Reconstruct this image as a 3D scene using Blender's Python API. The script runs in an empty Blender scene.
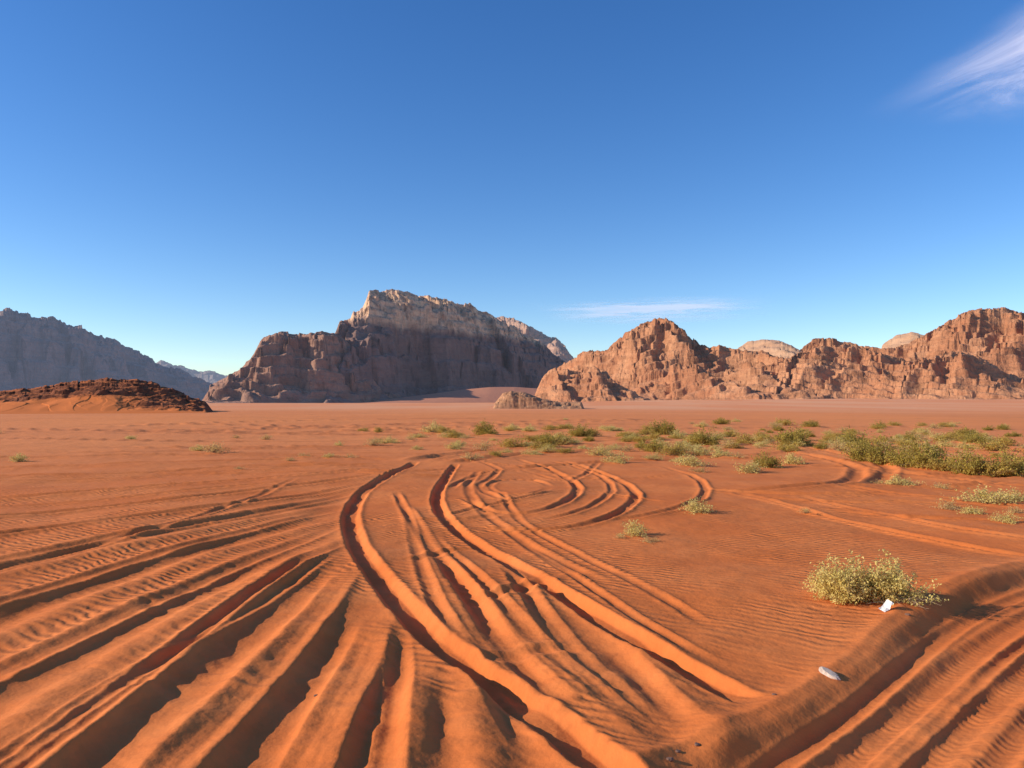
import bpy, math, random
import numpy as np
from mathutils import Vector

F=760.0; HY=402.0; CH=2.2      # focal (px of survey), horizon row, eye height in m
random.seed(4); rng=np.random.default_rng(7)
scene=bpy.context.scene
col=scene.collection

# ------------------------------------------------------------------ noise
def hsh(ix,iy,seed):
    h=(ix*374761393+iy*668265263+seed*974634777)&0xffffffff
    h=((h^(h>>13))*1274126177)&0xffffffff
    h=h^(h>>16)
    return (h&0xffff)/65536.0
def pn(x,y,seed=0):
    xi=np.floor(x).astype(np.int64); yi=np.floor(y).astype(np.int64)
    fx=x-xi; fy=y-yi
    def g(ix,iy,dx,dy):
        a=hsh(ix,iy,seed)*(2*math.pi)
        return np.cos(a)*dx+np.sin(a)*dy
    u=fx*fx*fx*(fx*(fx*6-15)+10); v=fy*fy*fy*(fy*(fy*6-15)+10)
    a=g(xi,yi,fx,fy); b=g(xi+1,yi,fx-1,fy); c=g(xi,yi+1,fx,fy-1); d=g(xi+1,yi+1,fx-1,fy-1)
    return 1.45*((a*(1-u)+b*u)*(1-v)+(c*(1-u)+d*u)*v)
def fbm(x,y,seed=0,o=4,gain=.5):
    s=0;a=1;n=0
    for i in range(o):
        s=s+a*pn(x*2**i+i*17.3,y*2**i-i*9.1,seed+i*31); n+=a; a*=gain
    return s/n
def ridged(x,y,seed=0,o=4,gain=.55):
    s=0;a=1;n=0
    for i in range(o):
        s=s+a*(1-np.abs(pn(x*2**i+i*5.3,y*2**i+i*7.7,seed+i*13))*1.6); n+=a; a*=gain
    return s/n
def cells(x,y,seed=0):
    """random value per Voronoi block (joint-bounded rock blocks)"""
    xi=np.floor(x).astype(np.int64); yi=np.floor(y).astype(np.int64)
    best=np.full(x.shape,9.); val=np.zeros(x.shape)
    for i in (-1,0,1):
        for j in (-1,0,1):
            cx=xi+i; cy=yi+j
            d=(cx+hsh(cx,cy,seed)-x)**2+(cy+hsh(cx,cy,seed+7)-y)**2
            m=d<best; best=np.where(m,d,best); val=np.where(m,hsh(cx,cy,seed+19),val)
    return val-.5
def sm(a,b,x):
    t=np.clip((x-a)/(b-a),0,1); return t*t*(3-2*t)

def mesh_np(name,verts,faces,smooth=True):
    me=bpy.data.meshes.new(name)
    verts=np.asarray(verts,dtype=np.float32).reshape(-1,3); faces=np.asarray(faces,dtype=np.int32)
    k=faces.shape[1]
    me.vertices.add(len(verts)); me.vertices.foreach_set("co",verts.ravel())
    me.loops.add(faces.size); me.loops.foreach_set("vertex_index",faces.ravel())
    me.polygons.add(len(faces)); me.polygons.foreach_set("loop_start",np.arange(0,faces.size,k,dtype=np.int32))
    me.polygons.foreach_set("use_smooth",np.full(len(faces),smooth))
    me.update(calc_edges=True)
    return me
def grid_faces(nr,nc,wrap=False):
    idx=np.arange(nr*nc).reshape(nr,nc)
    if wrap: idx=np.concatenate([idx,idx[:,:1]],axis=1)
    a=idx[:-1,:-1]; b=idx[:-1,1:]; c=idx[1:,1:]; d=idx[1:,:-1]
    return np.stack([a,b,c,d],axis=-1).reshape(-1,4)
def obj(name,me,label=None,cat=None,kind=None,group=None):
    o=bpy.data.objects.new(name,me); col.objects.link(o)
    if label:o["label"]=label
    if cat:o["category"]=cat
    if kind:o["kind"]=kind
    if group:o["group"]=group
    return o

# ------------------------------------------------------------------ materials
class NT:
    def __init__(s,name):
        s.m=bpy.data.materials.new(name); s.m.use_nodes=True; s.t=s.m.node_tree; s.t.nodes.clear()
    def n(s,typ,**kw):
        nd=s.t.nodes.new(typ)
        for k,v in kw.items():
            if k.startswith("i_"):
                key=k[2:]; key=int(key) if key.isdigit() else key.replace("_"," ")
                if isinstance(v,bpy.types.NodeSocket): s.t.links.new(v,nd.inputs[key])
                else: nd.inputs[key].default_value=v
            else: setattr(nd,k,v)
        return nd
    def math(s,op,a,b=None,clamp=False):
        nd=s.n("ShaderNodeMath",operation=op,use_clamp=clamp)
        for i,v in enumerate([a,b]):
            if v is None: continue
            if isinstance(v,bpy.types.NodeSocket): s.t.links.new(v,nd.inputs[i])
            else: nd.inputs[i].default_value=v
        return nd.outputs[0]
    def mix(s,f,a,b,blend='MIX'):
        nd=s.n("ShaderNodeMix",data_type='RGBA',blend_type=blend)
        for i,v in ((0,f),(6,a),(7,b)):
            if isinstance(v,bpy.types.NodeSocket): s.t.links.new(v,nd.inputs[i])
            else: nd.inputs[i].default_value=v if i==0 else (*v,1)
        return nd.outputs[2]
    def mr(s,v,a,b,c=0,d=1,smooth=True):
        nd=s.n("ShaderNodeMapRange",interpolation_type='SMOOTHSTEP' if smooth else 'LINEAR')
        s.t.links.new(v,nd.inputs[0])
        for i,x in enumerate((a,b,c,d)): nd.inputs[i+1].default_value=x
        return nd.outputs[0]
    def noise(s,vec,scale,detail=4,rough=.55,dist=0):
        nd=s.n("ShaderNodeTexNoise"); s.t.links.new(vec,nd.inputs['Vector'])
        nd.inputs['Scale'].default_value=scale; nd.inputs['Detail'].default_value=detail
        nd.inputs['Roughness'].default_value=rough; nd.inputs['Distortion'].default_value=dist
        return nd.outputs[0]
    def mapping(s,vec,scale=(1,1,1),rot=(0,0,0)):
        nd=s.n("ShaderNodeMapping"); s.t.links.new(vec,nd.inputs[0])
        nd.inputs['Scale'].default_value=scale; nd.inputs['Rotation'].default_value=rot
        return nd.outputs[0]
    def bump(s,h,dist,strength=1,normal=None):
        nd=s.n("ShaderNodeBump"); s.t.links.new(h,nd.inputs['Height'])
        nd.inputs['Distance'].default_value=dist; nd.inputs['Strength'].default_value=strength
        if normal is not None: s.t.links.new(normal,nd.inputs['Normal'])
        return nd.outputs[0]
    def attr(s,name):
        return s.n("ShaderNodeAttribute",attribute_name=name).outputs['Fac']
    def out(s,shader):
        o=s.n("ShaderNodeOutputMaterial"); s.t.links.new(shader,o.inputs[0]); return s.m

def sand_material():
    t=NT("desert_sand")
    geo=t.n("ShaderNodeNewGeometry"); pos=geo.outputs['Position']
    ln=t.n("ShaderNodeVectorMath",operation='LENGTH'); t.t.links.new(pos,ln.inputs[0]); r=ln.outputs['Value']
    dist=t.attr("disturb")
    n1=t.noise(pos,.45,4); n2=t.noise(pos,.03,5); n3=t.noise(pos,3.0,5,.6)
    near=t.mix(t.mr(n1,.35,.65),(.70,.180,.042),(.78,.225,.060))
    near=t.mix(t.mr(n3,.35,.7,0,.35),near,(.62,.148,.035))
    mid=t.mix(t.mr(n2,.4,.62),(.82,.258,.080),(.88,.282,.084))
    sp=t.noise(t.mapping(pos,(1,.5,1)),.35,5,.7)
    mid=t.mix(t.mr(sp,.52,.68,0,.38),mid,(.58,.20,.065))
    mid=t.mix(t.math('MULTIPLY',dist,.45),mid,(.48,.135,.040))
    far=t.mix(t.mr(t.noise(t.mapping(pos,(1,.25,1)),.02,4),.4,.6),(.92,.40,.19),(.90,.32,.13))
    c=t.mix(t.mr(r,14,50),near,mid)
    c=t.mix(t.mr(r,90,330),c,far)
    # wind ripples, broken up by distorted coordinates and patches
    dn=t.n("ShaderNodeTexNoise",i_Scale=.8,i_Detail=3.0); t.t.links.new(pos,dn.inputs['Vector'])
    va=t.n("ShaderNodeVectorMath",operation='MULTIPLY_ADD'); t.t.links.new(dn.outputs['Color'],va.inputs[0]); va.inputs[1].default_value=(.6,.6,0); t.t.links.new(pos,va.inputs[2])
    wp=t.mapping(va.outputs[0],(1,1,1),(0,0,math.radians(30)))
    wv=t.n("ShaderNodeTexWave",wave_type='BANDS',bands_direction='Y',wave_profile='SIN')
    t.t.links.new(wp,wv.inputs[0]); wv.inputs['Scale'].default_value=2.3; wv.inputs['Distortion'].default_value=4.5
    wv.inputs['Detail'].default_value=3.0; wv.inputs['Detail Scale'].default_value=1.3
    und=t.math('SUBTRACT',1.0,dist,True)
    patch=t.mr(t.noise(pos,.28,3),.40,.58,.08,1)
    fade=t.mr(r,11,32,1,0)
    rh=t.math('MULTIPLY',t.math('MULTIPLY',wv.outputs[1],und),t.math('MULTIPLY',patch,fade))
    b=t.bump(rh,.014)
    gr=t.math('MULTIPLY',t.noise(pos,22,5,.6),t.mr(r,6,24,1,.0))
    b=t.bump(gr,.006,1,b)
    lump=t.noise(pos,1.8,4,.55)
    b=t.bump(lump,.035,1,b)
    fine=t.noise(pos,.25,6,.7)
    b=t.bump(t.math('MULTIPLY',fine,t.mr(r,20,60,0,1)),.25,1,b)
    p=t.n("ShaderNodeBsdfPrincipled",i_Base_Color=c,i_Roughness=.95,i_Normal=b)
    p.inputs['Specular IOR Level'].default_value=.1
    return t.out(p.outputs[0])

def rock_material(name,ca,cb,cs,csand,scale=1.0,haze_glow=0.0,haze_glow_col=(.36,.42,.56),sandslope=(.78,.90),bumpk=1.0,crack=.5,sunlit_cap=None,mask=False,strata=.42):
    t=NT(name)
    geo=t.n("ShaderNodeNewGeometry"); pos=geo.outputs['Position']
    sep=t.n("ShaderNodeSeparateXYZ",i_0=geo.outputs['True Normal'])
    n1=t.noise(pos,.012*scale,5,.6); n2=t.noise(pos,.06*scale,6,.65)
    c=t.mix(t.mr(n1,.38,.62),ca,cb)
    if sunlit_cap:
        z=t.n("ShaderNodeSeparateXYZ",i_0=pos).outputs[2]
        zz=t.math('ADD',z,t.math('MULTIPLY',n1,sunlit_cap[2]))
        c=t.mix(t.mr(zz,sunlit_cap[0],sunlit_cap[1]),c,sunlit_cap[3])  # paler colour above a height paints sunlight on the summit
    c=t.mix(t.mr(n2,.42,.70,0,.55),c,cs)
    st=t.noise(t.mapping(pos,(.10,.10,1),(.05,.03,0)),.10*scale,5,.65)
    c=t.mix(t.mr(st,.44,.62,0,strata),c,tuple(x*.66 for x in ca))
    cr=t.noise(t.mapping(pos,(1,1,.4),(.3,.25,0)),.05*scale,5,.6)
    c=t.mix(t.mr(cr,.36,.46,crack,0),c,tuple(x*.42 for x in ca))
    c=t.mix(t.mr(sep.outputs[2],*sandslope,0,.85),c,csand)
    b=t.bump(st,4/scale*bumpk)
    b=t.bump(cr,6/scale*bumpk,1,b)
    b=t.bump(t.noise(pos,.14*scale,6,.6),3/scale*bumpk,1,b)
    if mask:
        m=t.attr("rockiness"); c=t.mix(m,csand,c)
    p=t.n("ShaderNodeBsdfPrincipled",i_Base_Color=c,i_Roughness=.95)
    if mask:
        nm=t.n("ShaderNodeMix",data_type='VECTOR'); t.t.links.new(m,nm.inputs[0]); t.t.links.new(geo.outputs['Normal'],nm.inputs[4]); t.t.links.new(b,nm.inputs[5])
        t.t.links.new(nm.outputs[1],p.inputs['Normal'])
    else: t.t.links.new(b,p.inputs['Normal'])
    p.inputs['Specular IOR Level'].default_value=.1
    sh=p.outputs[0]
    if haze_glow>0:
        e=t.n("ShaderNodeEmission",i_Strength=1.0); e.inputs[0].default_value=(*haze_glow_col,1)  # bluish emission mixed into the rock paints in aerial haze
        mx=t.n("ShaderNodeMixShader",i_0=haze_glow); t.t.links.new(sh,mx.inputs[1]); t.t.links.new(e.outputs[0],mx.inputs[2]); sh=mx.outputs[0]
    return t.out(sh)

def leaf_material(name,ca,cb,cd):
    t=NT(name)
    geo=t.n("ShaderNodeNewGeometry")
    tc=t.n("ShaderNodeTexCoord")
    oi=t.n("ShaderNodeObjectInfo")
    n=t.noise(tc.outputs['Object'],9,3)
    c=t.mix(t.mr(n,.38,.62),ca,cb)
    c=t.mix(t.math('MULTIPLY',geo.outputs['Random Per Island'],.45),c,cd)
    c=t.mix(t.math('MULTIPLY',oi.outputs['Random'],.35),c,tuple(x*.7 for x in cb))
    d=t.n("ShaderNodeBsdfDiffuse",i_Color=c); tr=t.n("ShaderNodeBsdfTranslucent",i_Color=c)
    mx=t.n("ShaderNodeMixShader",i_0=.35); t.t.links.new(d.outputs[0],mx.inputs[1]); t.t.links.new(tr.outputs[0],mx.inputs[2])
    return t.out(mx.outputs[0])
def simple_material(name,c,c2,sc):
    t=NT(name); tc=t.n("ShaderNodeTexCoord"); n=t.noise(tc.outputs['Object'],sc,5)
    cc=t.mix(t.mr(n,.35,.65),c,c2)
    p=t.n("ShaderNodeBsdfPrincipled",i_Base_Color=cc,i_Roughness=.85,i_Normal=t.bump(n,.01))
    return t.out(p.outputs[0])

# ------------------------------------------------------------------ ground
rows=[]; r=.35
while r<2.4: rows.append(r); r+=.12
while r<14000:
    rows.append(r); r+=max(.012,min(.55*r*r/(CH*F),.03*r))
R=np.array(rows)
th_f=np.radians(np.arange(-46,46.001,.08)); th_b=np.radians(np.arange(49,312,3.0))
TH=np.concatenate([th_f,th_b]); NF=len(th_f); dth=math.radians(.08); th0=th_f[0]
RR,TT=np.meshgrid(R,TH,indexing='ij')
X=RR*np.sin(TT); Y=RR*np.cos(TT)
nearw=sm(60,22,RR)
H=0.10*fbm(X/5,Y/5,3,3)*nearw+.028*fbm(X/1.8,Y/1.8,5,2)*sm(26,13,RR)
H+=0.30*fbm(X/45,Y/60,11,3)*sm(15,60,RR)
H+=0.9*fbm(X/220,Y/260,12,2)*sm(150,500,RR)
H+=5.0*sm(230,900,RR)*sm(-.10,.28,X/RR)
H0=H.copy()
D=np.zeros_like(H)
def gp(px,py):
    d=CH*F/(py-HY); return ((px-512)*d/F,d)
def smooth_poly(pts,step=14,extend=0):
    P=np.array(pts,float); out=[]
    Q=np.vstack([2*P[0]-P[1],P,2*P[-1]-P[-2]])
    for i in range(1,len(Q)-2):
        p0,p1,p2,p3=Q[i-1:i+3]
        n=max(2,int(np.hypot(*(p2-p1))/step))
        for k in range(n):
            s=k/n
            out.append(.5*((2*p1)+(-p0+p2)*s+(2*p0-5*p1+4*p2-p3)*s*s+(-p0+3*p1-3*p2+p3)*s**3))
    out.append(P[-1])
    W=np.array([gp(a,b) for a,b in out])
    if extend:
        v=W[-1]-W[-2]; W=np.vstack([W,W[-1]+v/np.hypot(*v)*extend])
    return W
def poly_dist(P,margin):
    best=np.full(H.shape,1e9); arc=np.zeros(H.shape); sgn=np.ones(H.shape); s0=0
    for a,b in zip(P[:-1],P[1:]):
        L=float(np.hypot(*(b-a)))
        if L<1e-6: continue
        ra,rb=np.hypot(*a),np.hypot(*b); ta,tb=math.atan2(a[0],a[1]),math.atan2(b[0],b[1])
        rmin=max(.5,min(ra,rb)-margin-L*.1); rmax=max(ra,rb)+margin
        i0,i1=np.searchsorted(R,[rmin,rmax]); dm=margin/max(rmin,.8)
        j0=max(0,int((min(ta,tb)-dm-th0)/dth)); j1=min(NF,int((max(ta,tb)+dm-th0)/dth)+2)
        if j1<=j0 or i1<=i0: s0+=L; continue
        x=X[i0:i1,j0:j1]-a[0]; y=Y[i0:i1,j0:j1]-a[1]
        dx,dy=(b-a)/L
        t=np.clip(x*dx+y*dy,0,L); ex=x-t*dx; ey=y-t*dy
        d=np.sqrt(ex*ex+ey*ey); m=d<best[i0:i1,j0:j1]
        best[i0:i1,j0:j1]=np.where(m,d,best[i0:i1,j0:j1])
        arc[i0:i1,j0:j1]=np.where(m,s0+t,arc[i0:i1,j0:j1])
        sgn[i0:i1,j0:j1]=np.where(m,np.sign(dx*ey-dy*ex),sgn[i0:i1,j0:j1])
        s0+=L
    return best,arc,sgn,s0
wob=fbm(X/1.3,Y/1.3,21,2); wob2=fbm(X/.4,Y/.4,22,2); wob3=fbm(X/2.6,Y/2.6,23,2); wob4=fbm(X/.17,Y/.17,24,3)
def drive(pts,w=.17,depth=.11,berm=.07,flat=.8,tread=0,soft=.35,taper=.6,sharp=True,vary=.35,extend=0,lump=.10,fw=2.4,crumble=0,wall=(.30,1.4),bw=.45,bc=1.65):
    global H,D
    P=smooth_poly(pts,extend=extend); d,arc,sg,L=poly_dist(P,w*5)
    a=d/w+wob*.25*soft*2+wob2*lump+wob4*crumble
    tp=min(taper,L*.4)
    t=sm(0,tp,arc)*sm(0,.15 if extend else tp,L-arc); t=np.where(d<w*4.9,t,0)*np.clip(1+vary*1.6*wob3,.2,2)
    k=.85+.5*wob
    fl=np.clip(flat*t,0,1)*(1-sm(1.0,fw,a))
    H=H*(1-fl)+H0*fl
    H=H-depth*t*(1-sm(0. if soft>.5 else wall[0],wall[1],a))*k
    u=a-bc
    prof=np.exp(-(np.sqrt(u*u+.03)-.17)/bw) if sharp else np.exp(-(u/.8)**2)
    H=H+berm*t*prof*(1+.35*wob+.3*wob2+.1*wob4+.2*sg)*sm(4.9,3.5,a)
    if tread>0:
        z=np.sin(2*np.pi*(arc/.085+ .9*np.abs(d/w)))
        H=H+tread*t*z*(1-sm(.6,.95,a))*sm(-.4,.3,wob2)
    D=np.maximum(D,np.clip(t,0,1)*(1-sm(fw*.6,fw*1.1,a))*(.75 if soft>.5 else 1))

# soft hollows left between wind-rounded ridges
broad=[
 ([(342,530),(260,566),(140,622),(0,700),(-80,750)],.25,.044,.036),
 ([(350,556),(290,606),(210,672),(120,745),(90,790)],.23,.048,.040),
 ([(370,592),(335,650),(285,720),(245,790)],.23,.048,.040),
 ([(400,630),(385,690),(360,790)],.19,.044,.036),
 ([(346,512),(240,540),(110,580),(-60,640)],.25,.042,.036),
 ([(355,496),(250,516),(110,544),(-60,580)],.27,.038,.035),
 ([(440,670),(445,720),(440,790)],.17,.035,.025),
 ([(545,590),(600,640),(650,700),(690,760)],.20,.035,.02),
 ([(440,550),(470,590),(500,640)],.22,.045,.02),
 ([(470,640),(500,690),(520,740)],.18,.035,.02),
]
for p,w,dp,b in broad: drive(p,w,dp,b,flat=.1,soft=.6,taper=2.6,sharp=False,extend=1.5,lump=.02,vary=.25)
fan=[
 ([(420,452),(330,453),(180,455),(40,458),(-90,460)],.34,.055,.055),
 ([(415,457),(330,459),(200,463),(60,467),(-90,469)],.30,.055,.055),
 ([(360,462),(230,468),(100,475),(-90,480)],.20,.045,.045),
 ([(405,462),(330,467),(200,473),(80,480),(-90,485)],.18,.045,.045),
 ([(400,466),(300,476),(160,487),(0,498),(-90,503)],.17,.045,.045),
 ([(330,479),(220,488),(90,500),(-90,511)],.12,.032,.034),
 ([(392,474),(290,486),(150,502),(0,517),(-90,525)],.14,.040,.038),
 ([(378,482),(280,498),(150,516),(0,536),(-90,546)],.15,.040,.038),
 ([(362,490),(270,510),(140,534),(0,560),(-90,574)],.12,.032,.034),
 ([(348,506),(250,530),(120,566),(0,602),(-90,628)],.11,.028,.034),
 ([(346,524),(255,560),(130,612),(0,672),(-90,716)],.11,.028,.034),
 ([(348,541),(300,566),(230,612),(130,690),(20,775)],.09,.030,.062),
 ([(356,566),(315,620),(255,687),(190,752),(160,790)],.10,.028,.036),
 ([(384,608),(362,662),(330,722),(300,790)],.10,.028,.034),
 ([(300,478),(220,510),(100,545),(-60,578)],.08,.020,.024),
 ([(340,552),(250,612),(130,680),(30,750)],.07,.018,.022),
 ([(400,620),(400,680),(385,790)],.07,.018,.022),
]
for p,w,dp,b in fan: drive(p,w,dp,b,flat=.2,soft=.35,taper=2.6,vary=.3,extend=1.5,lump=.03,fw=1.9)
mids=[
 ([(405,505),(425,535),(455,575),(492,625),(540,680),(600,735)],.09,.032,.020),
 ([(440,555),(462,585),(480,610),(510,650)],.11,.036,.020),
 ([(505,560),(540,610),(590,665),(650,715)],.09,.030,.020),
 ([(600,632),(650,680),(690,722),(710,740)],.10,.036,.018),
 ([(480,470),(468,485),(476,505),(510,530),(560,560),(620,590)],.09,.026,.018),
 ([(500,490),(520,520),(580,552),(650,590),(720,630)],.07,.022,.013),
 ([(520,540),(580,580),(650,625),(740,668)],.06,.018,.012),
 ([(430,530),(470,570),(530,630),(600,690),(680,750)],.07,.020,.014),
 ([(390,520),(420,520),(470,518),(520,510)],.12,.026,.022),
 ([(380,560),(420,558),(450,548),(500,545)],.10,.026,.022),
 ([(420,600),(470,600),(520,590),(560,570)],.10,.026,.02),
 ([(460,660),(520,650),(590,640)],.10,.026,.02),
 ([(395,490),(410,520),(420,560),(440,610),(480,660)],.07,.020,.016),
 ([(440,620),(500,700),(560,790)],.08,.024,.016),
]
for p,w,dp,b in mids: drive(p,w,dp,b,flat=.15,soft=.3,taper=1.4,vary=.5,fw=1.7,wall=(.2,1.4),lump=.06,crumble=.04)
loops=[
 ([(560,461),(612,476),(636,493),(624,511),(580,524),(520,528),(450,522)],.10,.050,.026),
 ([(545,460),(598,474),(612,490),(590,508),(550,518),(500,520)],.08,.028,.020),
 ([(515,459),(560,473),(578,488),(566,503),(530,513),(490,511),(462,498)],.10,.045,.024),
 ([(552,487),(532,495),(505,495),(488,487),(503,479),(532,479),(552,487)],.09,.028,.022),
 ([(470,460),(500,470),(480,485),(500,500),(540,503)],.09,.026,.022),
 ([(690,474),(600,478),(540,470),(480,462),(420,458)],.11,.03,.025),
 ([(690,506),(640,500),(580,490),(520,500),(460,512),(430,520)],.08,.024,.020),
 ([(600,462),(570,480),(520,470),(470,476),(450,490)],.09,.026,.022),
 ([(660,466),(700,480),(700,500),(650,515),(590,522)],.09,.028,.022),
 ([(410,462),(470,452),(560,447),(680,443),(800,436)],.35,.06,.055),
 ([(452,464),(520,455),(600,451),(720,447),(830,440)],.35,.06,.055),
 ([(500,470),(620,462),(760,455),(840,448)],.25,.045,.04),
]
for p,w,dp,b in loops: drive(p,w,dp,b,flat=.3,soft=.3,vary=.6,taper=1.5,fw=1.9,wall=(.5,1.3))
# many older vehicle lines crossing the flats further out
tr_=random.Random(11)
for i in range(38):
    y0=tr_.uniform(424,474); xa=tr_.uniform(-90,420); ln_=tr_.uniform(260,620); s=tr_.uniform(-.02,.035); cv=tr_.uniform(-5,5)
    if y0>452 and xa+ln_>420: ln_=max(120,400-xa)
    pts=[(xa+ln_*k/4, min(480,max(419,y0-s*ln_*k/4+cv*math.sin(math.pi*k/4)))) for k in range(5)]
    dd=CH*F/(y0-HY); drive(pts,.006*dd*tr_.uniform(.8,1.3),.0016*dd,.0014*dd,flat=.1,soft=.1,vary=.1,taper=8,fw=2.4,lump=.0)
for i in range(18):
    y0=tr_.uniform(440,505); xa=tr_.uniform(640,900); ln_=tr_.uniform(150,340); s=tr_.uniform(-.10,.02); cv=tr_.uniform(-6,6)
    pts=[(xa+ln_*k/4, min(520,max(425,y0-s*ln_*k/4+cv*math.sin(math.pi*k/4)))) for k in range(5)]
    dd=CH*F/(y0-HY); drive(pts,.006*dd,.0024*dd,.0024*dd,flat=.1,soft=.2,vary=.3,taper=2,fw=2.0,lump=.03)
right=[
 ([(775,450),(830,460),(858,470),(846,482),(800,488),(730,492)],.2,.07,.06),
 ([(800,447),(860,458),(890,470),(870,484)],.2,.07,.06),
 ([(1080,562),(960,543),(880,527),(820,514),(770,500),(720,490)],.10,.035,.03),
 ([(1080,546),(960,529),(890,514),(840,505),(790,494)],.10,.035,.03),
 ([(1080,512),(960,500),(880,492),(820,484)],.15,.04,.035),
 ([(1060,470),(980,478),(900,474),(830,466)],.2,.05,.04),
]
for p,w,dp,b in right: drive(p,w,dp,b,flat=.4,soft=.4,taper=1.5)
# loose sand cannot pile or stay cut beyond its slump limits
dl=H-H0; lim=.078+.09*sm(20,40,RR)
H=H0+lim*np.tanh(dl/lim)
cw=np.sin((Y*1.0+X*.25+.35*fbm(X/.9,Y/.9,61,2)*2)*2*np.pi/.42)
H+=.006*(cw*np.abs(cw)**.3)*sm(.05,.6,D)*sm(-.15,.35,fbm(X/1.6,Y/1.6,62,2))*sm(24,14,RR)
MK=dict(flat=.4,soft=.15,vary=.12,fw=1.25,crumble=.08,lump=.10,wall=(.55,1.3),bw=.25,bc=1.35)
drive([(416,462),(392,474),(362,492),(351,515),(358,545),(383,582),(428,630),(488,676),(555,722),(625,785)],.150,.10,.016,extend=1,**MK)
drive([(456,464),(443,482),(437,502),(452,524),(495,552),(556,590),(622,628),(690,664),(765,700)],.130,.09,.016,**MK)
# sunken driven lane
E=smooth_poly([(590,800),(690,752),(785,706),(850,664),(895,625),(945,592),(1010,569),(1060,557),(1130,542)])
d,arc,sg,L=poly_dist(E,4.0)
inside=(sg<0)
sd=np.where(d<3.9,np.where(inside,d,-d),-9)+.04*wob+.02*wob2
lane=sm(-.02,.27,sd)
H=H*(1-.92*lane)-(.125*lane-.06*sm(.4,1.6,sd))*sm(4.2,2.6,sd)
H=H+.040*np.exp(-(np.sqrt((sd+.14)**2+.001)-.03)/.13)*(1+.6*wob+.3*wob2)*sm(-1.2,-.6,sd)
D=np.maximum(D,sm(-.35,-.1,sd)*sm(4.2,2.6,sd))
LK=dict(flat=.0,soft=.05,vary=.2,extend=1,lump=.04,crumble=.05,wall=(.4,1.3),bw=.36,bc=1.45)
for pts,w,dp,b,tr in [
 ([(1120,560),(1030,582),(960,612),(905,652),(845,700),(765,752),(700,796)],.08,.018,.018,.0),
 ([(1120,578),(1040,602),(975,638),(920,682),(850,738),(780,796)],.12,.026,.024,.0022),
 ([(1120,596),(1045,622),(985,660),(930,704),(870,756),(830,796)],.06,.014,.016,.0),
 ([(1120,618),(1050,646),(995,686),(940,736),(880,796)],.13,.028,.026,.0024),
 ([(1120,655),(1055,688),(1000,734),(945,796)],.12,.026,.024,.0024),
 ([(1120,700),(1060,740),(1010,796)],.10,.022,.022,.0020)]:
    drive(pts,w,dp,b,tread=tr,**LK)
H+=.003*wob4*D*sm(14,7,RR)
H+=.006*fbm(X/.3,Y/.3,34,2)*sm(20,8,RR)
nr,nc=H.shape
V=np.stack([X,Y,H],-1).reshape(-1,3)
faces=grid_faces(nr,nc,True)[:, ::-1]
me=mesh_np("ground",V,faces)
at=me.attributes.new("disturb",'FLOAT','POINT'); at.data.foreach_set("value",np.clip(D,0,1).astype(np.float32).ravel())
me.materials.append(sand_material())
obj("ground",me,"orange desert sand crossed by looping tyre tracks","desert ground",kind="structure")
def gz(x,y):
    r=math.hypot(x,y); t=math.atan2(x,y)
    i=min(nr-1,int(np.searchsorted(R,r))); j=min(NF-1,max(0,int(round((t-th0)/dth))))
    return float(H[i,j])

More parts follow.
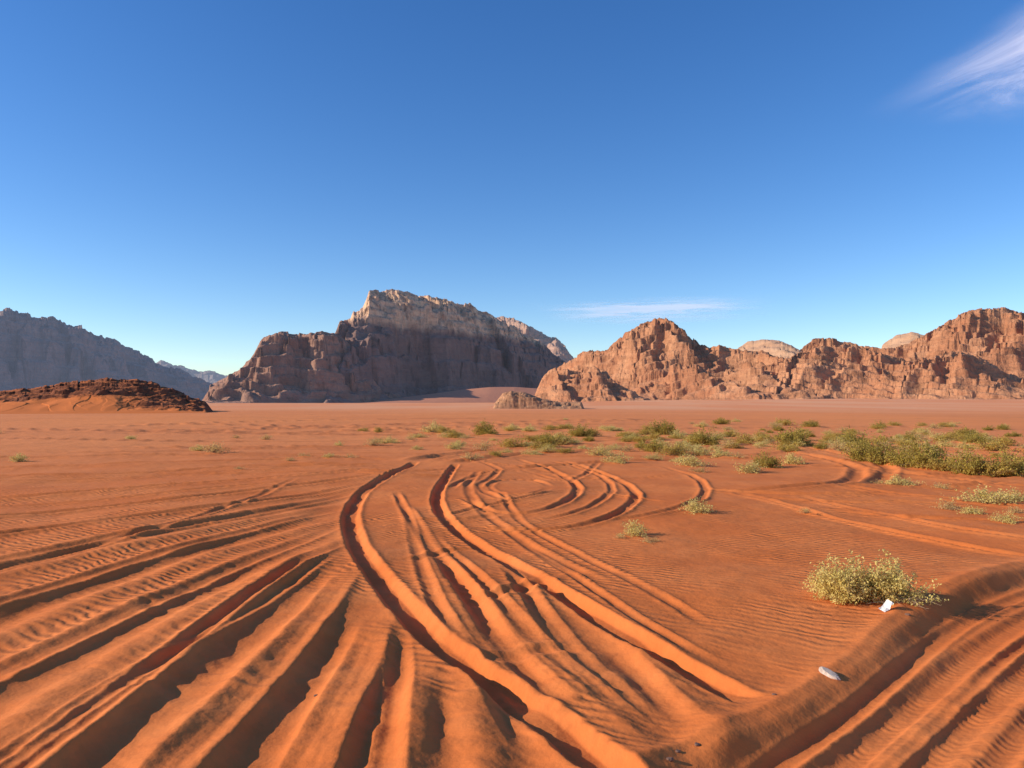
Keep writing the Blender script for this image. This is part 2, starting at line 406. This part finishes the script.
# ------------------------------------------------------------------ mountains
CM=([0,.20,.26,.34,.40,.50,.56,.66,.74,1.0,1.5,2.0],[0,.17,.40,.44,.62,.65,.74,.80,.88,1,.85,0])
CL=([0,.26,.33,.42,.47,.58,.64,.78,.84,1.0,1.5,2.0],[0,.20,.44,.50,.72,.76,.86,.89,.95,1,.85,0])
BT=([0,.30,.36,.44,.50,.62,.68,.85,1.0,1.5,2.0],[0,.26,.46,.50,.66,.70,.92,.96,1,.85,0])
PY=([0,.10,.20,.45,.55,.80,.88,1.0,1.5,2.0],[0,.06,.17,.42,.56,.78,.90,1,.7,0])
SM=([0,.5,1,1.5,2],[0,.55,1,.8,0])
def massif(name,label,prof,d0,d1,depth,seed,mat,shape=CL,ws=70,wa=.22,step=13,terr=.5,rough=3.0,res=1.7,nrow=220,ridgek=0.0,silh=1.2,cat="mountain",kind="structure",endw=14,blk=.10,terrmin=.12,rock_from=None,dip=(0,0),shear=0,cob=.7,ro=4):
    px0,px1=prof[0][0],prof[-1][0]; nc=int((px1-px0)*res)
    px=np.linspace(px0,px1,nc); ytop=np.interp(px,[p[0] for p in prof],[p[1] for p in prof])
    kk=max(3,int(7*res)); kr=np.hanning(2*kk+1); kr/=kr.sum()
    ysm=np.convolve(np.pad(ytop,kk,mode='edge'),kr,'valid')
    ytop=ytop-silh*(fbm(px/11,px*0+seed,seed,3,.6)+1.1*cells(px/8,px*0+.5,seed+2)+.5*cells(px/3,px*0+.5,seed+4))
    el=np.maximum((HY-ytop)/F,0); els=np.maximum((HY-ysm)/F,0)
    t=np.linspace(0,1,nrow)
    T,PX=np.meshgrid(t,px,indexing='ij'); EL=np.broadcast_to(el,T.shape); ELS=np.broadcast_to(els,T.shape)
    Dn=np.interp(PX,[px0,px1],[d0,d1])+depth*T
    U=(PX-512)/F; x=U*Dn; y=Dn
    xw=x+ws*.35*fbm(x/ws,y/ws,seed+11,3)+shear*depth*T; yw=y+ws*.35*fbm(x/ws,y/ws,seed+12,3)
    warp=wa*(ridged(xw/(ws*1.6),yw/(ws*2.6),seed,3)-.55)*1.6+wa*.25*fbm(x/(ws*.35),y/(ws*.5),seed+5,2)
    warp=warp+blk*cells(xw/(ws*.6),yw/(ws*.9),seed+21)*1.6+blk*.35*cells(xw/(ws*.22),yw/(ws*.3),seed+22)
    q=2*T+warp*sm(0,.15,T)
    N=np.interp(q,shape[0],shape[1])
    if ridgek>0: N=N*(1-ridgek+ridgek*np.clip(ridged(xw/(ws*1.3),yw/(ws*1.3),seed+9,ro)*1.25,0,1.3))
    N=N*(1+blk*.35*cells(xw/(ws*.4),yw/(ws*.4),seed+25))
    mx=N.max(0); k=max(3,int(10*res)); ker=np.hanning(2*k+1); ker/=ker.sum()
    mxs=np.convolve(np.pad(mx,k,mode='edge'),ker,'valid')
    N=N/mxs; top=sm(.70,.97,N)
    N=N*(1+top*(.75*(mxs/mx-1)))
    Z=N*(CH+(ELS+(EL-ELS)*top)*Dn)
    off=fbm(x/ws,y/ws,seed+3,3)*step*.9+cells(xw/(ws*.8),yw/(ws*.8),seed+27)*step*.8+x*dip[0]+y*dip[1]
    f=(Z+off)/step
    fr=f-np.floor(f); Zs=(np.floor(f)+sm(.3,.62,fr))*step-off
    rm=sm(terrmin-.12,terrmin,N)
    if rock_from: rm=np.maximum(rm,sm(rock_from[0],rock_from[1],PX)*sm(.05,.2,N))
    Z=Z+(Zs-Z)*terr*rm*sm(1,.90,N)
    Z=Z+rough*(fbm(x/(rough*4.5),y/(rough*4.5),seed+7,3,.55)+cob*cells(x/(rough*5),y/(rough*5),seed+29))*rm*(.35+.65*sm(1,.85,N))
    edge=sm(px0,px0+endw,PX)*sm(px1,px1-endw,PX)
    Z=Z*edge-rough*.8*(1-sm(0,.05,T))-(1-edge)*rough
    V=np.stack([x,y,Z],-1).reshape(-1,3)
    me=mesh_np(name,V,grid_faces(nrow,nc)); me.materials.append(mat)
    at=me.attributes.new("rockiness",'FLOAT','POINT'); at.data.foreach_set("value",rm.astype(np.float32).ravel())
    return obj(name,me,label,cat,kind=kind)

m_right=rock_material("sunlit_sandstone",(.50,.205,.095),(.61,.285,.140),(.34,.128,.062),(.60,.26,.125),haze_glow=.03,crack=.6,bumpk=1.1)
m_dome=rock_material("pale_sandstone",(.56,.31,.175),(.60,.35,.20),(.48,.25,.135),(.58,.32,.185),haze_glow=.06,crack=.2,bumpk=.5)
m_mid=rock_material("sunlit_top_sandstone",(.26,.15,.115),(.315,.185,.14),(.18,.105,.085),(.38,.205,.145),scale=.8,haze_glow=.05,sunlit_cap=(245,280,60,(.90,.54,.31)),bumpk=.9,strata=.25)  # cliff colour darkened for shade, summit colour paled for sunlight
m_midb=rock_material("brown_sandstone",(.35,.175,.11),(.43,.235,.155),(.23,.115,.08),(.52,.26,.16),scale=.9,haze_glow=.05,bumpk=.9,strata=.3)
m_midback=rock_material("pale_weathered_sandstone",(.52,.30,.20),(.58,.35,.24),(.42,.23,.15),(.56,.32,.21),scale=.6,haze_glow=.14)
m_left=rock_material("shaded_sandstone",(.32,.205,.165),(.38,.25,.20),(.24,.15,.12),(.42,.26,.20),scale=.7,haze_glow=.18,haze_glow_col=(.34,.42,.60))
m_far=rock_material("haze_glow_sandstone",(.30,.22,.19),(.34,.26,.22),(.26,.19,.16),(.34,.25,.2),scale=.6,haze_glow=.42)
m_apron=rock_material("apron_sand",(.66,.27,.15),(.70,.29,.16),(.62,.25,.14),(.68,.28,.155),haze_glow=.02,crack=.0,bumpk=.15,strata=.1)
m_hill=rock_material("dark_red_rock",(.20,.065,.032),(.32,.11,.05),(.11,.04,.022),(.78,.215,.056),scale=14,sandslope=(.90,.98),bumpk=.5,crack=.7,mask=True)
m_outc=rock_material("brown_outcrop_rock",(.46,.215,.11),(.56,.285,.15),(.30,.14,.075),(.62,.28,.14),scale=9,sandslope=(.9,.98),bumpk=.6)

massif("mountain","distant ridge with blue haze glow painted in",[(120,392),(140,372),(160,360),(172,364),(185,367),(198,371),(210,371),(225,375),(245,379),(270,385),(300,392),(330,400)],5200,5200,900,41,m_far,ws=260,rough=9,step=40,nrow=90)
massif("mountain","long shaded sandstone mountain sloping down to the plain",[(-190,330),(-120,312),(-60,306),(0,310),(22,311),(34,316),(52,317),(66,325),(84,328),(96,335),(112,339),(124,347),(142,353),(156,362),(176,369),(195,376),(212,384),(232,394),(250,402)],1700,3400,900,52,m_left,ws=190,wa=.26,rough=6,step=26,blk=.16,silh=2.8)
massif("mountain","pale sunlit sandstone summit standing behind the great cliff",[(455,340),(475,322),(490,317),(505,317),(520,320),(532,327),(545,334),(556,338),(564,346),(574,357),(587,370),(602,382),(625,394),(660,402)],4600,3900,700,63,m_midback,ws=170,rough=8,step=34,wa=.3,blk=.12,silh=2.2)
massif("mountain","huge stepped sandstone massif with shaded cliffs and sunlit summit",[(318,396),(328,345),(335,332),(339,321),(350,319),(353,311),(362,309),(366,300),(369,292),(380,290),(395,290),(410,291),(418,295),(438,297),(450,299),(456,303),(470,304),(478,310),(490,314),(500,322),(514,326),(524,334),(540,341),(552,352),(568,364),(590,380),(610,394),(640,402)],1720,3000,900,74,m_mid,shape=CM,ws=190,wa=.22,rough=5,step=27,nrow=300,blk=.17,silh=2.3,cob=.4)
massif("mountain","stepped sandstone buttress with rubble slopes",[(196,402),(206,392),(216,383),(226,377),(240,368),(250,360),(256,350),(260,340),(270,334),(285,332),(302,334),(322,332),(336,334),(350,345),(365,362),(385,382),(410,400)],1540,1980,480,85,m_midb,shape=BT,ws=140,wa=.24,rough=4.5,step=26,nrow=240,blk=.17,silh=2.0,terr=.85)
massif("sand_slope","smooth red sand ramp banked against the cliff foot",[(350,403),(390,399),(430,394),(460,390),(490,387),(515,387),(545,389),(580,394),(640,402)],1740,2150,300,91,m_apron,shape=SM,ws=400,wa=.03,rough=.2,terr=0,nrow=70,silh=.05,blk=0,cat="slope",endw=40)
massif("mountain","tan rounded sandstone dome",[(725,356),(738,348),(748,342),(762,339),(782,341),(795,347),(810,356),(825,372)],2300,2000,300,96,m_dome,ws=120,wa=.1,rough=2.5,terr=.3,nrow=90,silh=.6,blk=.05)
massif("mountain","tan rounded sandstone dome",[(870,352),(885,343),(898,335),(912,332),(925,335),(940,345),(955,365)],2400,2100,300,97,m_dome,ws=120,wa=.1,rough=2.5,terr=.3,nrow=90,silh=.6,blk=.05)
massif("mountain","rugged sunlit reddish sandstone range with high shoulder",[(760,385),(780,362),(800,349),(812,341),(830,337),(845,342),(862,346),(880,349),(895,347),(910,342),(925,335),(940,326),(955,318),(970,311),(990,307),(1008,309),(1024,313),(1060,318),(1120,326),(1190,345),(1260,380)],1900,1200,700,108,m_right,shape=PY,ws=190,wa=.36,rough=5.5,step=20,terr=.7,nrow=280,ridgek=.52,blk=.13,silh=2.0,dip=(.2,.1),shear=-.6,cob=.35,ro=5)
massif("mountain","jagged pointed sandstone peak lit by low sun",[(528,402),(536,386),(545,374),(560,366),(572,358),(585,352),(596,350),(604,351),(612,344),(626,333),(640,325),(652,320),(664,317),(676,324),(688,334),(700,344),(710,349),(720,345),(732,347),(745,351),(762,352),(780,356),(800,365),(830,385),(850,400)],1500,1120,500,119,m_right,shape=PY,ws=150,wa=.36,rough=4.8,step=17,terr=.7,nrow=280,ridgek=.56,silh=2.6,blk=.14,dip=(-.25,.1),shear=.7,cob=.35,ro=5)
massif("mountain","low broken sandstone foothill ridge",[(690,400),(715,388),(745,374),(775,362),(800,354),(822,346),(845,346),(868,350),(890,356),(912,360),(940,356),(962,352),(985,360),(1003,370),(1024,380),(1070,378),(1130,372),(1220,392)],1300,900,300,130,m_right,shape=PY,ws=110,wa=.36,rough=4.0,step=13,terr=.7,nrow=230,ridgek=.56,silh=2.4,blk=.15,dip=(.25,.1),shear=-.7,cob=.35,ro=5)
massif("mountain","small sandstone knoll at the foot of the peak",[(526,403),(534,392),(542,380),(552,372),(565,368),(580,372),(594,366),(606,372),(618,384),(640,396),(662,403)],1180,1070,160,141,m_right,shape=PY,ws=60,wa=.34,rough=3.0,step=9,terr=.65,nrow=140,ridgek=.50,blk=.15,silh=1.8,shear=.6,cob=.35)
massif("rock_outcrop","low sand-covered hill topped with dark red rocks",[(-120,404),(-60,396),(-10,392),(25,389),(55,384),(85,380),(110,378),(135,379),(155,383),(172,388),(184,394),(198,400),(210,406),(218,409)],140,152,44,152,m_hill,shape=([0,.15,.4,.7,.84,.92,1,1.5,2],[0,.06,.32,.70,.84,.93,1,.8,0]),ws=14,wa=.08,rough=.7,step=.9,terr=.6,nrow=220,res=2.2,silh=1.6,cat="hill",blk=.04,terrmin=.56,rock_from=(100,160))
massif("rock_outcrop","small isolated brown rock outcrop on the plain",[(492,408),(498,399),(503,393),(512,391),(524,392),(535,396),(548,400),(565,403),(585,406)],262,262,26,163,m_outc,shape=([0,.1,.22,.5,.9,1.4,2],[0,.4,.75,.9,1,.9,0]),ws=9,wa=.12,rough=.3,step=1.4,terr=.5,nrow=110,res=3,silh=.6,cat="rock",kind=None,endw=4)

# ------------------------------------------------------------------ shrubs
def shrub_geo(seed,n_stem,n_leaf,ls,flat=.6,base=.06,rad=.5):
    g=np.random.default_rng(seed)
    tv=[];tf=[];lv=[];lf=[]
    for s in range(n_stem):
        az=g.uniform(0,2*np.pi); ti=np.arccos(g.uniform(.12,1.0))
        L=rad*g.uniform(.65,1.05)*(1+.2*math.sin(3*az+seed))
        dr=np.array([math.sin(ti)*math.cos(az),math.sin(ti)*math.sin(az),math.cos(ti)*flat*1.5])
        b=np.array([g.normal(0,base),g.normal(0,base),-.02])
        side=g.normal(0,.12,3)
        ts=np.linspace(0,1,6)[:,None]
        P=b+dr*L*ts+side*ts*(1-ts)*L*1.4; P[:,2]+=.10*L*np.sin(ts[:,0]*math.pi)
        w=.007*(1-ts*.8)*rad*2
        up=np.cross(dr,g.normal(0,1,3)); up/=np.linalg.norm(up)+1e-6; u2=np.cross(dr,up); u2/=np.linalg.norm(u2)+1e-6
        i0=len(tv)
        for k in range(6):
            for c in range(3):
                a=c*2.094; tv.append(P[k]+w[k]*(up*math.cos(a)+u2*math.sin(a)))
        for k in range(5):
            for c in range(3):
                a=i0+k*3+c; b2=i0+k*3+(c+1)%3; tf.append((a,b2,b2+3,a+3))
        m=n_leaf
        tt=g.uniform(.30,1.03,m)
        idx=np.clip(tt*5,0,4.999); k0=idx.astype(int); fr=(idx-k0)[:,None]
        C=P[k0]*(1-fr)+P[np.minimum(k0+1,5)]*fr+g.normal(0,.045*rad*2,(m,3))
        C[:,2]=np.abs(C[:,2])
        d1=g.normal(0,1,(m,3)); d1[:,2]+=.8; d1/=np.linalg.norm(d1,axis=1)[:,None]
        d2=np.cross(d1,g.normal(0,1,(m,3))); d2/=np.linalg.norm(d2,axis=1)[:,None]
        sz=(ls*g.uniform(.6,1.4,m))[:,None]
        q=np.stack([C-d2*sz*.32,C+d1*sz*.5,C+d2*sz*.32,C-d1*sz*.9],1)
        i1=sum(len(x) for x in lv); lv.append(q.reshape(-1,3)); 
        lf.append(np.arange(m*4).reshape(m,4)+i1)
    return np.array(tv),np.array(tf),np.concatenate(lv),np.concatenate(lf)
leaf_green=leaf_material("green_scrub_leaves",(.54,.37,.075),(.66,.46,.12),(.35,.25,.05))
leaf_olive=leaf_material("olive_scrub_leaves",(.42,.30,.060),(.54,.39,.09),(.25,.19,.036))
leaf_pale=leaf_material("pale_scrub_leaves",(.76,.58,.17),(.84,.67,.25),(.58,.45,.13))
leaf_dry=leaf_material("dry_scrub_leaves",(.72,.49,.17),(.82,.57,.23),(.50,.31,.10))
twig=simple_material("woody_twig",(.28,.17,.08),(.40,.27,.15),20)
dead=simple_material("dead_twig",(.30,.19,.11),(.42,.30,.18),20)
def shrub_mesh(name,seed,leaf,n_stem,n_leaf,ls,flat):
    tv,tf,lv,lf=shrub_geo(seed,n_stem,n_leaf,ls,flat)
    V=np.concatenate([tv,lv]); Fc=np.concatenate([tf,lf+len(tv)])
    me=mesh_np(name,V,Fc,False); me.materials.append(twig); me.materials.append(leaf)
    mi=np.concatenate([np.zeros(len(tf),np.int32),np.ones(len(lf),np.int32)]); me.polygons.foreach_set("material_index",mi)
    return me
G=[shrub_mesh("green_shrub_mesh",100+i,leaf_green,50,36,.034,.62) for i in range(4)]
O=[shrub_mesh("olive_shrub_mesh",150+i,leaf_olive,64,46,.036,.74) for i in range(3)]
Pm=[shrub_mesh("pale_shrub_mesh",200+i,leaf_pale,44,34,.032,.60) for i in range(4)]
Dm=[shrub_mesh("dry_tuft_mesh",300+i,leaf_dry,34,20,.030,.52) for i in range(3)]
LAB={'g':"loose olive-green desert shrub growing on sandy ground",'o':"dense round dark olive shrub in a thick row",'p':"pale yellow-green desert shrub on orange sand",'d':"low dry straw-coloured tuft on the sand"}
def put(px,py,wpx,kindc,hs=1.0,label=None):
    x,y=gp(px,py); s=wpx/F*y
    me=random.choice({'g':G,'p':Pm,'d':Dm,'o':O}[kindc])
    o=bpy.data.objects.new("desert_shrub",me); col.objects.link(o)
    o.location=(x,y,gz(x,y)-.01); o.scale=(s,s*random.uniform(.85,1.2),s*hs); o.rotation_euler=(0,0,random.uniform(0,6.28))
    o["label"]=label or LAB[kindc]; o["category"]="shrub"; o["group"]="desert shrubs scattered across the sandy plain"
    return o
listed=[
 (862,461,38,'o',1.0),(882,463,44,'o',1.1),(903,466,38,'o',1.0),(925,469,46,'o',1.1),(945,471,38,'g',1.0),(968,475,44,'o',1.2),(990,476,40,'g',1.1),(1008,476,42,'o',1.1),(1028,473,36,'o',1.1),
 (850,448,34,'o',1.1),(828,443,22,'g',.9),(792,446,36,'o',1.0),(780,440,20,'g',.9),(805,446,20,'g',.9),(703,445,34,'o',.9),(690,441,20,'g',.8),(745,444,28,'g',.9),
 (663,434,32,'o',.9),(640,442,24,'g',.8),(648,432,20,'g',.8),(484,434,26,'o',1.0),(580,436,24,'o',.9),(434,432,28,'p',.9),(444,433,18,'g',.9),(1004,446,28,'g',.9),(985,442,20,'p',.7),(880,444,24,'g',.8),(905,447,26,'g',.8),(363,431,14,'g',1.0),(379,432,12,'g',1.0),(530,431,20,'p',.8),(550,430,18,'g',.8),(610,431,20,'p',.8),(510,431,14,'g',.8),(720,437,20,'p',.7),(600,456,32,'p',.8),(626,452,26,'d',.8),(655,450,24,'p',.7),
 (862,450,28,'g',.9),(925,451,26,'p',.9),(945,447,22,'p',.8),(965,449,22,'p',.8),(765,442,24,'g',.8),(725,443,20,'d',.8),(676,438,24,'p',.8),(625,437,22,'g',.8),
 (766,467,34,'o',.8),(750,472,36,'p',.8),(690,466,36,'p',.8),(680,462,22,'p',.7),(700,472,26,'d',.7),(693,512,38,'p',.8),(632,533,38,'p',.85),(648,540,26,'d',.7),(620,536,18,'d',.8),(805,513,20,'d',.7),
 (985,502,50,'p',.8),(1010,500,36,'p',.8),(945,508,34,'d',.8),(1003,522,30,'p',.8),(970,512,28,'p',.7),(900,484,34,'p',.7),(880,482,22,'d',.7),(940,488,30,'d',.7),(1015,512,26,'d',.7),
 (215,453,40,'d',.7),(200,451,20,'p',.7),(20,462,24,'p',.8),(305,456,22,'d',.7),(330,458,20,'p',.7),(470,460,30,'d',.7),(533,455,24,'p',.7),(290,462,16,'d',.7),(240,470,14,'d',.7),(735,458,24,'d',.7),(655,440,22,'g',.8),(560,443,20,'p',.7),(350,458,18,'d',.7)]
for L in listed: put(*L)
n=0
while n<212:
    px=random.uniform(-20,1045); py=402+random.triangular(17,66,38)
    dens=sm(300,600,px)*.95+.08
    if py>452: dens*=.45
    if px<330 and py>446: continue
    if random.random()>dens: continue
    k=random.choices('ogpd',weights=(.12,.24,.36,.28) if px>420 else (.02,.1,.32,.56))[0]
    d=CH*F/(py-HY); w=random.uniform(.6,1.5)*(1.1 if k in 'go' else 1.0)
    if d>60: w*=1.25
    put(px,py,w*F/d,k,random.uniform(.55,.85)); n+=1

# big pale shrub beside the lane (with parts)
bx,by=gp(862,600)
root=bpy.data.objects.new("desert_shrub",None); col.objects.link(root); root.location=(bx,by,gz(bx,by))
root["label"]="bushy pale yellow-green shrub with bare dead twigs beside the sunken lane"; root["category"]="shrub"; root["group"]="desert shrubs scattered across the sandy plain"
tvs=[];tfs=[];lvs=[];lfs=[];a=0;b=0
for (ox,oy,rad,fl,sd_,ns) in [(-.25,.05,.35,.92,511,95),(.0,.12,.26,.80,504,46),(.29,-.02,.33,.98,513,85)]:
    tv,tf,lv,lf=shrub_geo(sd_,ns,78,.022,fl,rad=rad)
    off=np.array([ox,oy,0]); tvs.append(tv+off); tfs.append(tf+a); a+=len(tv); lvs.append(lv+off); lfs.append(lf+b); b+=len(lv)
for nm,v,f,mt in (("stem",tvs,tfs,twig),("foliage",lvs,lfs,leaf_pale)):
    me=mesh_np(nm,np.concatenate(v),np.concatenate(f),False); me.materials.append(mt); o=obj(nm,me); o.parent=root
tv,tf,lv,lf=shrub_geo(520,60,2,.01,.18,rad=.34)
me=mesh_np("dead_twig",tv+[.38,-.14,.04],tf,False); me.materials.append(dead); o=obj("dead_twig",me,"bare dry twigs spread over the sand"); o.parent=root

# stones and litter
def stone(px,py,size,squash,seed,label,mat,name="stone"):
    g=np.random.default_rng(seed)
    nu,nv=24,14; u=np.linspace(0,2*np.pi,nu,endpoint=False); v=np.linspace(.02,np.pi-.02,nv)
    VV,UU=np.meshgrid(v,u,indexing='ij')
    x=np.sin(VV)*np.cos(UU); y=np.sin(VV)*np.sin(UU); z=np.cos(VV)
    k=1+.28*fbm(x*1.6+seed,y*1.6+z*1.3,seed,3)+.35*cells(x*1.5+seed,y*1.5+z,seed); k=np.minimum(k,1.05+.1*np.sign(x))
    Vs=np.stack([x*k*squash[0],y*k*squash[1],np.clip(z*k,-.8,.7)*squash[2]],-1)*size*.5
    me=mesh_np(name,Vs.reshape(-1,3),grid_faces(nv,nu,True),False); me.materials.append(mat)
    o=obj(name,me,label,"stone"); X0,Y0=gp(px,py); o.location=(X0,Y0,gz(X0,Y0)+size*squash[2]*.12); o.rotation_euler=(.1,.15,g.uniform(0,3.1))
    return o
pale=simple_material("pale_stone",(.48,.36,.28),(.60,.47,.37),14)
dark=simple_material("dark_stone",(.16,.08,.05),(.25,.13,.08),14)
o=stone(826,671,.19,(1,.45,.4),3,"pale elongated stone half sunk in sand",pale); o.rotation_euler=(.2,.3,-.9)
for i,(px,py,s) in enumerate([(668,757,.05),(676,748,.035),(695,742,.04),(318,690,.035),(772,690,.04),(905,615,.06),(560,748,.03)]):
    o=stone(px,py,s,(1,.8,.6),10+i,"small dark pebble lying on orange sand",dark,"pebble"); o["group"]="pebbles on the sand"
nu=14
uu,vv=np.meshgrid(np.linspace(-.5,.5,nu),np.linspace(-.5,.5,nu),indexing='ij')
zz=.22*fbm(uu*2.2+3,vv*2.2,77,3)+.35*np.abs(uu)
me=mesh_np("paper_scrap",(np.stack([uu,vv*.6,zz],-1)*.14).reshape(-1,3),grid_faces(nu,nu),False)
me.materials.append(simple_material("white_paper",(.80,.74,.66),(.86,.81,.73),10))
o=obj("paper_scrap",me,"crumpled white paper scrap lying under a shrub","litter"); x,y=gp(884,611); o.location=(x,y,gz(x,y)+.035); o.rotation_euler=(.35,-.7,.2)

# ------------------------------------------------------------------ clouds
def cloud(name,label,cx,cy,alt,sx,sy,rot,dens,stretch,seed,lo=.52,hi=1.0):
    t=NT(name+"_vapour")
    tc=t.n("ShaderNodeTexCoord"); p=tc.outputs['Object']
    mp=t.mapping(p,(stretch[0],stretch[1],1))
    n=t.noise(mp,1.0,8,.62,1.2)
    n2=t.noise(mp,.45,3,.5)
    sep=t.n("ShaderNodeSeparateXYZ",i_0=p)
    ex=t.mr(t.math('ABSOLUTE',sep.outputs[0]),.15,1.0,1,0); ey=t.mr(t.math('ABSOLUTE',sep.outputs[1]),.1,1.0,1,0)
    e=t.math('MULTIPLY',ex,ey)
    al=t.math('MULTIPLY',t.mr(t.math('ADD',n,t.math('MULTIPLY',n2,.4)),lo,hi),e)
    al=t.math('MULTIPLY',al,dens,True)
    d=t.n("ShaderNodeBsdfDiffuse",i_Color=(.80,.94,1.0,1)); tr=t.n("ShaderNodeBsdfTranslucent",i_Color=(.80,.94,1.0,1))
    m1=t.n("ShaderNodeAddShader"); t.t.links.new(d.outputs[0],m1.inputs[0]); t.t.links.new(tr.outputs[0],m1.inputs[1])
    tp=t.n("ShaderNodeBsdfTransparent")
    m2=t.n("ShaderNodeMixShader",i_0=al); t.t.links.new(tp.outputs[0],m2.inputs[1]); t.t.links.new(m1.outputs[0],m2.inputs[2])
    mat=t.out(m2.outputs[0])
    k=24; u,v=np.meshgrid(np.linspace(-1,1,k),np.linspace(-1,1,k),indexing='ij')
    z=.02*fbm(u*2,v*2,seed,3)
    me=mesh_np(name,np.stack([u,v,z],-1).reshape(-1,3),grid_faces(k,k)); me.materials.append(mat)
    o=obj(name,me,label,"cloud"); o.location=(cx,cy,alt); o.scale=(sx,sy,400); o.rotation_euler=(0,0,rot)
    return o
cloud("cloud","thin white wispy cloud low above the mountains",.187*17000,17000,.118*17000,2700,2800,-.25,2.1,(1.3,2.4),5,lo=.50)
cloud("cloud","feathery white cirrus cloud in deep blue sky",.86*6000,6000,.52*6000,1300,2600,.1,1.25,(1.5,1.2),9,lo=.46,hi=.98)

# ------------------------------------------------------------------ light
AZ=-97; ELV=22
w=bpy.data.worlds.new("World"); scene.world=w; w.use_nodes=True; nt=w.node_tree
bg=nt.nodes["Background"]; sky=nt.nodes.new("ShaderNodeTexSky"); sky.sky_type='NISHITA'; sky.sun_disc=False
sky.sun_elevation=math.radians(ELV); sky.sun_rotation=math.radians(AZ%360); sky.altitude=1100; sky.air_density=1.0; sky.dust_density=.35; sky.ozone_density=2.5
hs=nt.nodes.new("ShaderNodeHueSaturation"); hs.inputs['Saturation'].default_value=1.28; hs.inputs['Hue'].default_value=.510; hs.inputs['Value'].default_value=1.20
nt.links.new(sky.outputs[0],hs.inputs['Color']); nt.links.new(hs.outputs[0],bg.inputs[0]); bg.inputs[1].default_value=.15
sl=bpy.data.lights.new("sun",'SUN'); sl.energy=5.0; sl.angle=math.radians(.5); sl.color=(1,.91,.76)
so=bpy.data.objects.new("sun",sl); col.objects.link(so)
a=math.radians(AZ); e=math.radians(ELV)
sd=Vector((math.sin(a)*math.cos(e),math.cos(a)*math.cos(e),math.sin(e)))
so.rotation_euler=sd.to_track_quat('Z','Y').to_euler()

cam=bpy.data.cameras.new("camera"); cam.sensor_width=36; cam.lens=36*F/1024; cam.clip_end=60000; cam.clip_start=.05
co=bpy.data.objects.new("camera",cam); col.objects.link(co); co.location=(0,0,CH)
co.rotation_euler=(math.radians(90)+math.atan((HY-384)/F),0,0); scene.camera=co
scene.view_settings.view_transform='Standard'; scene.view_settings.look='None'; scene.view_settings.exposure=0
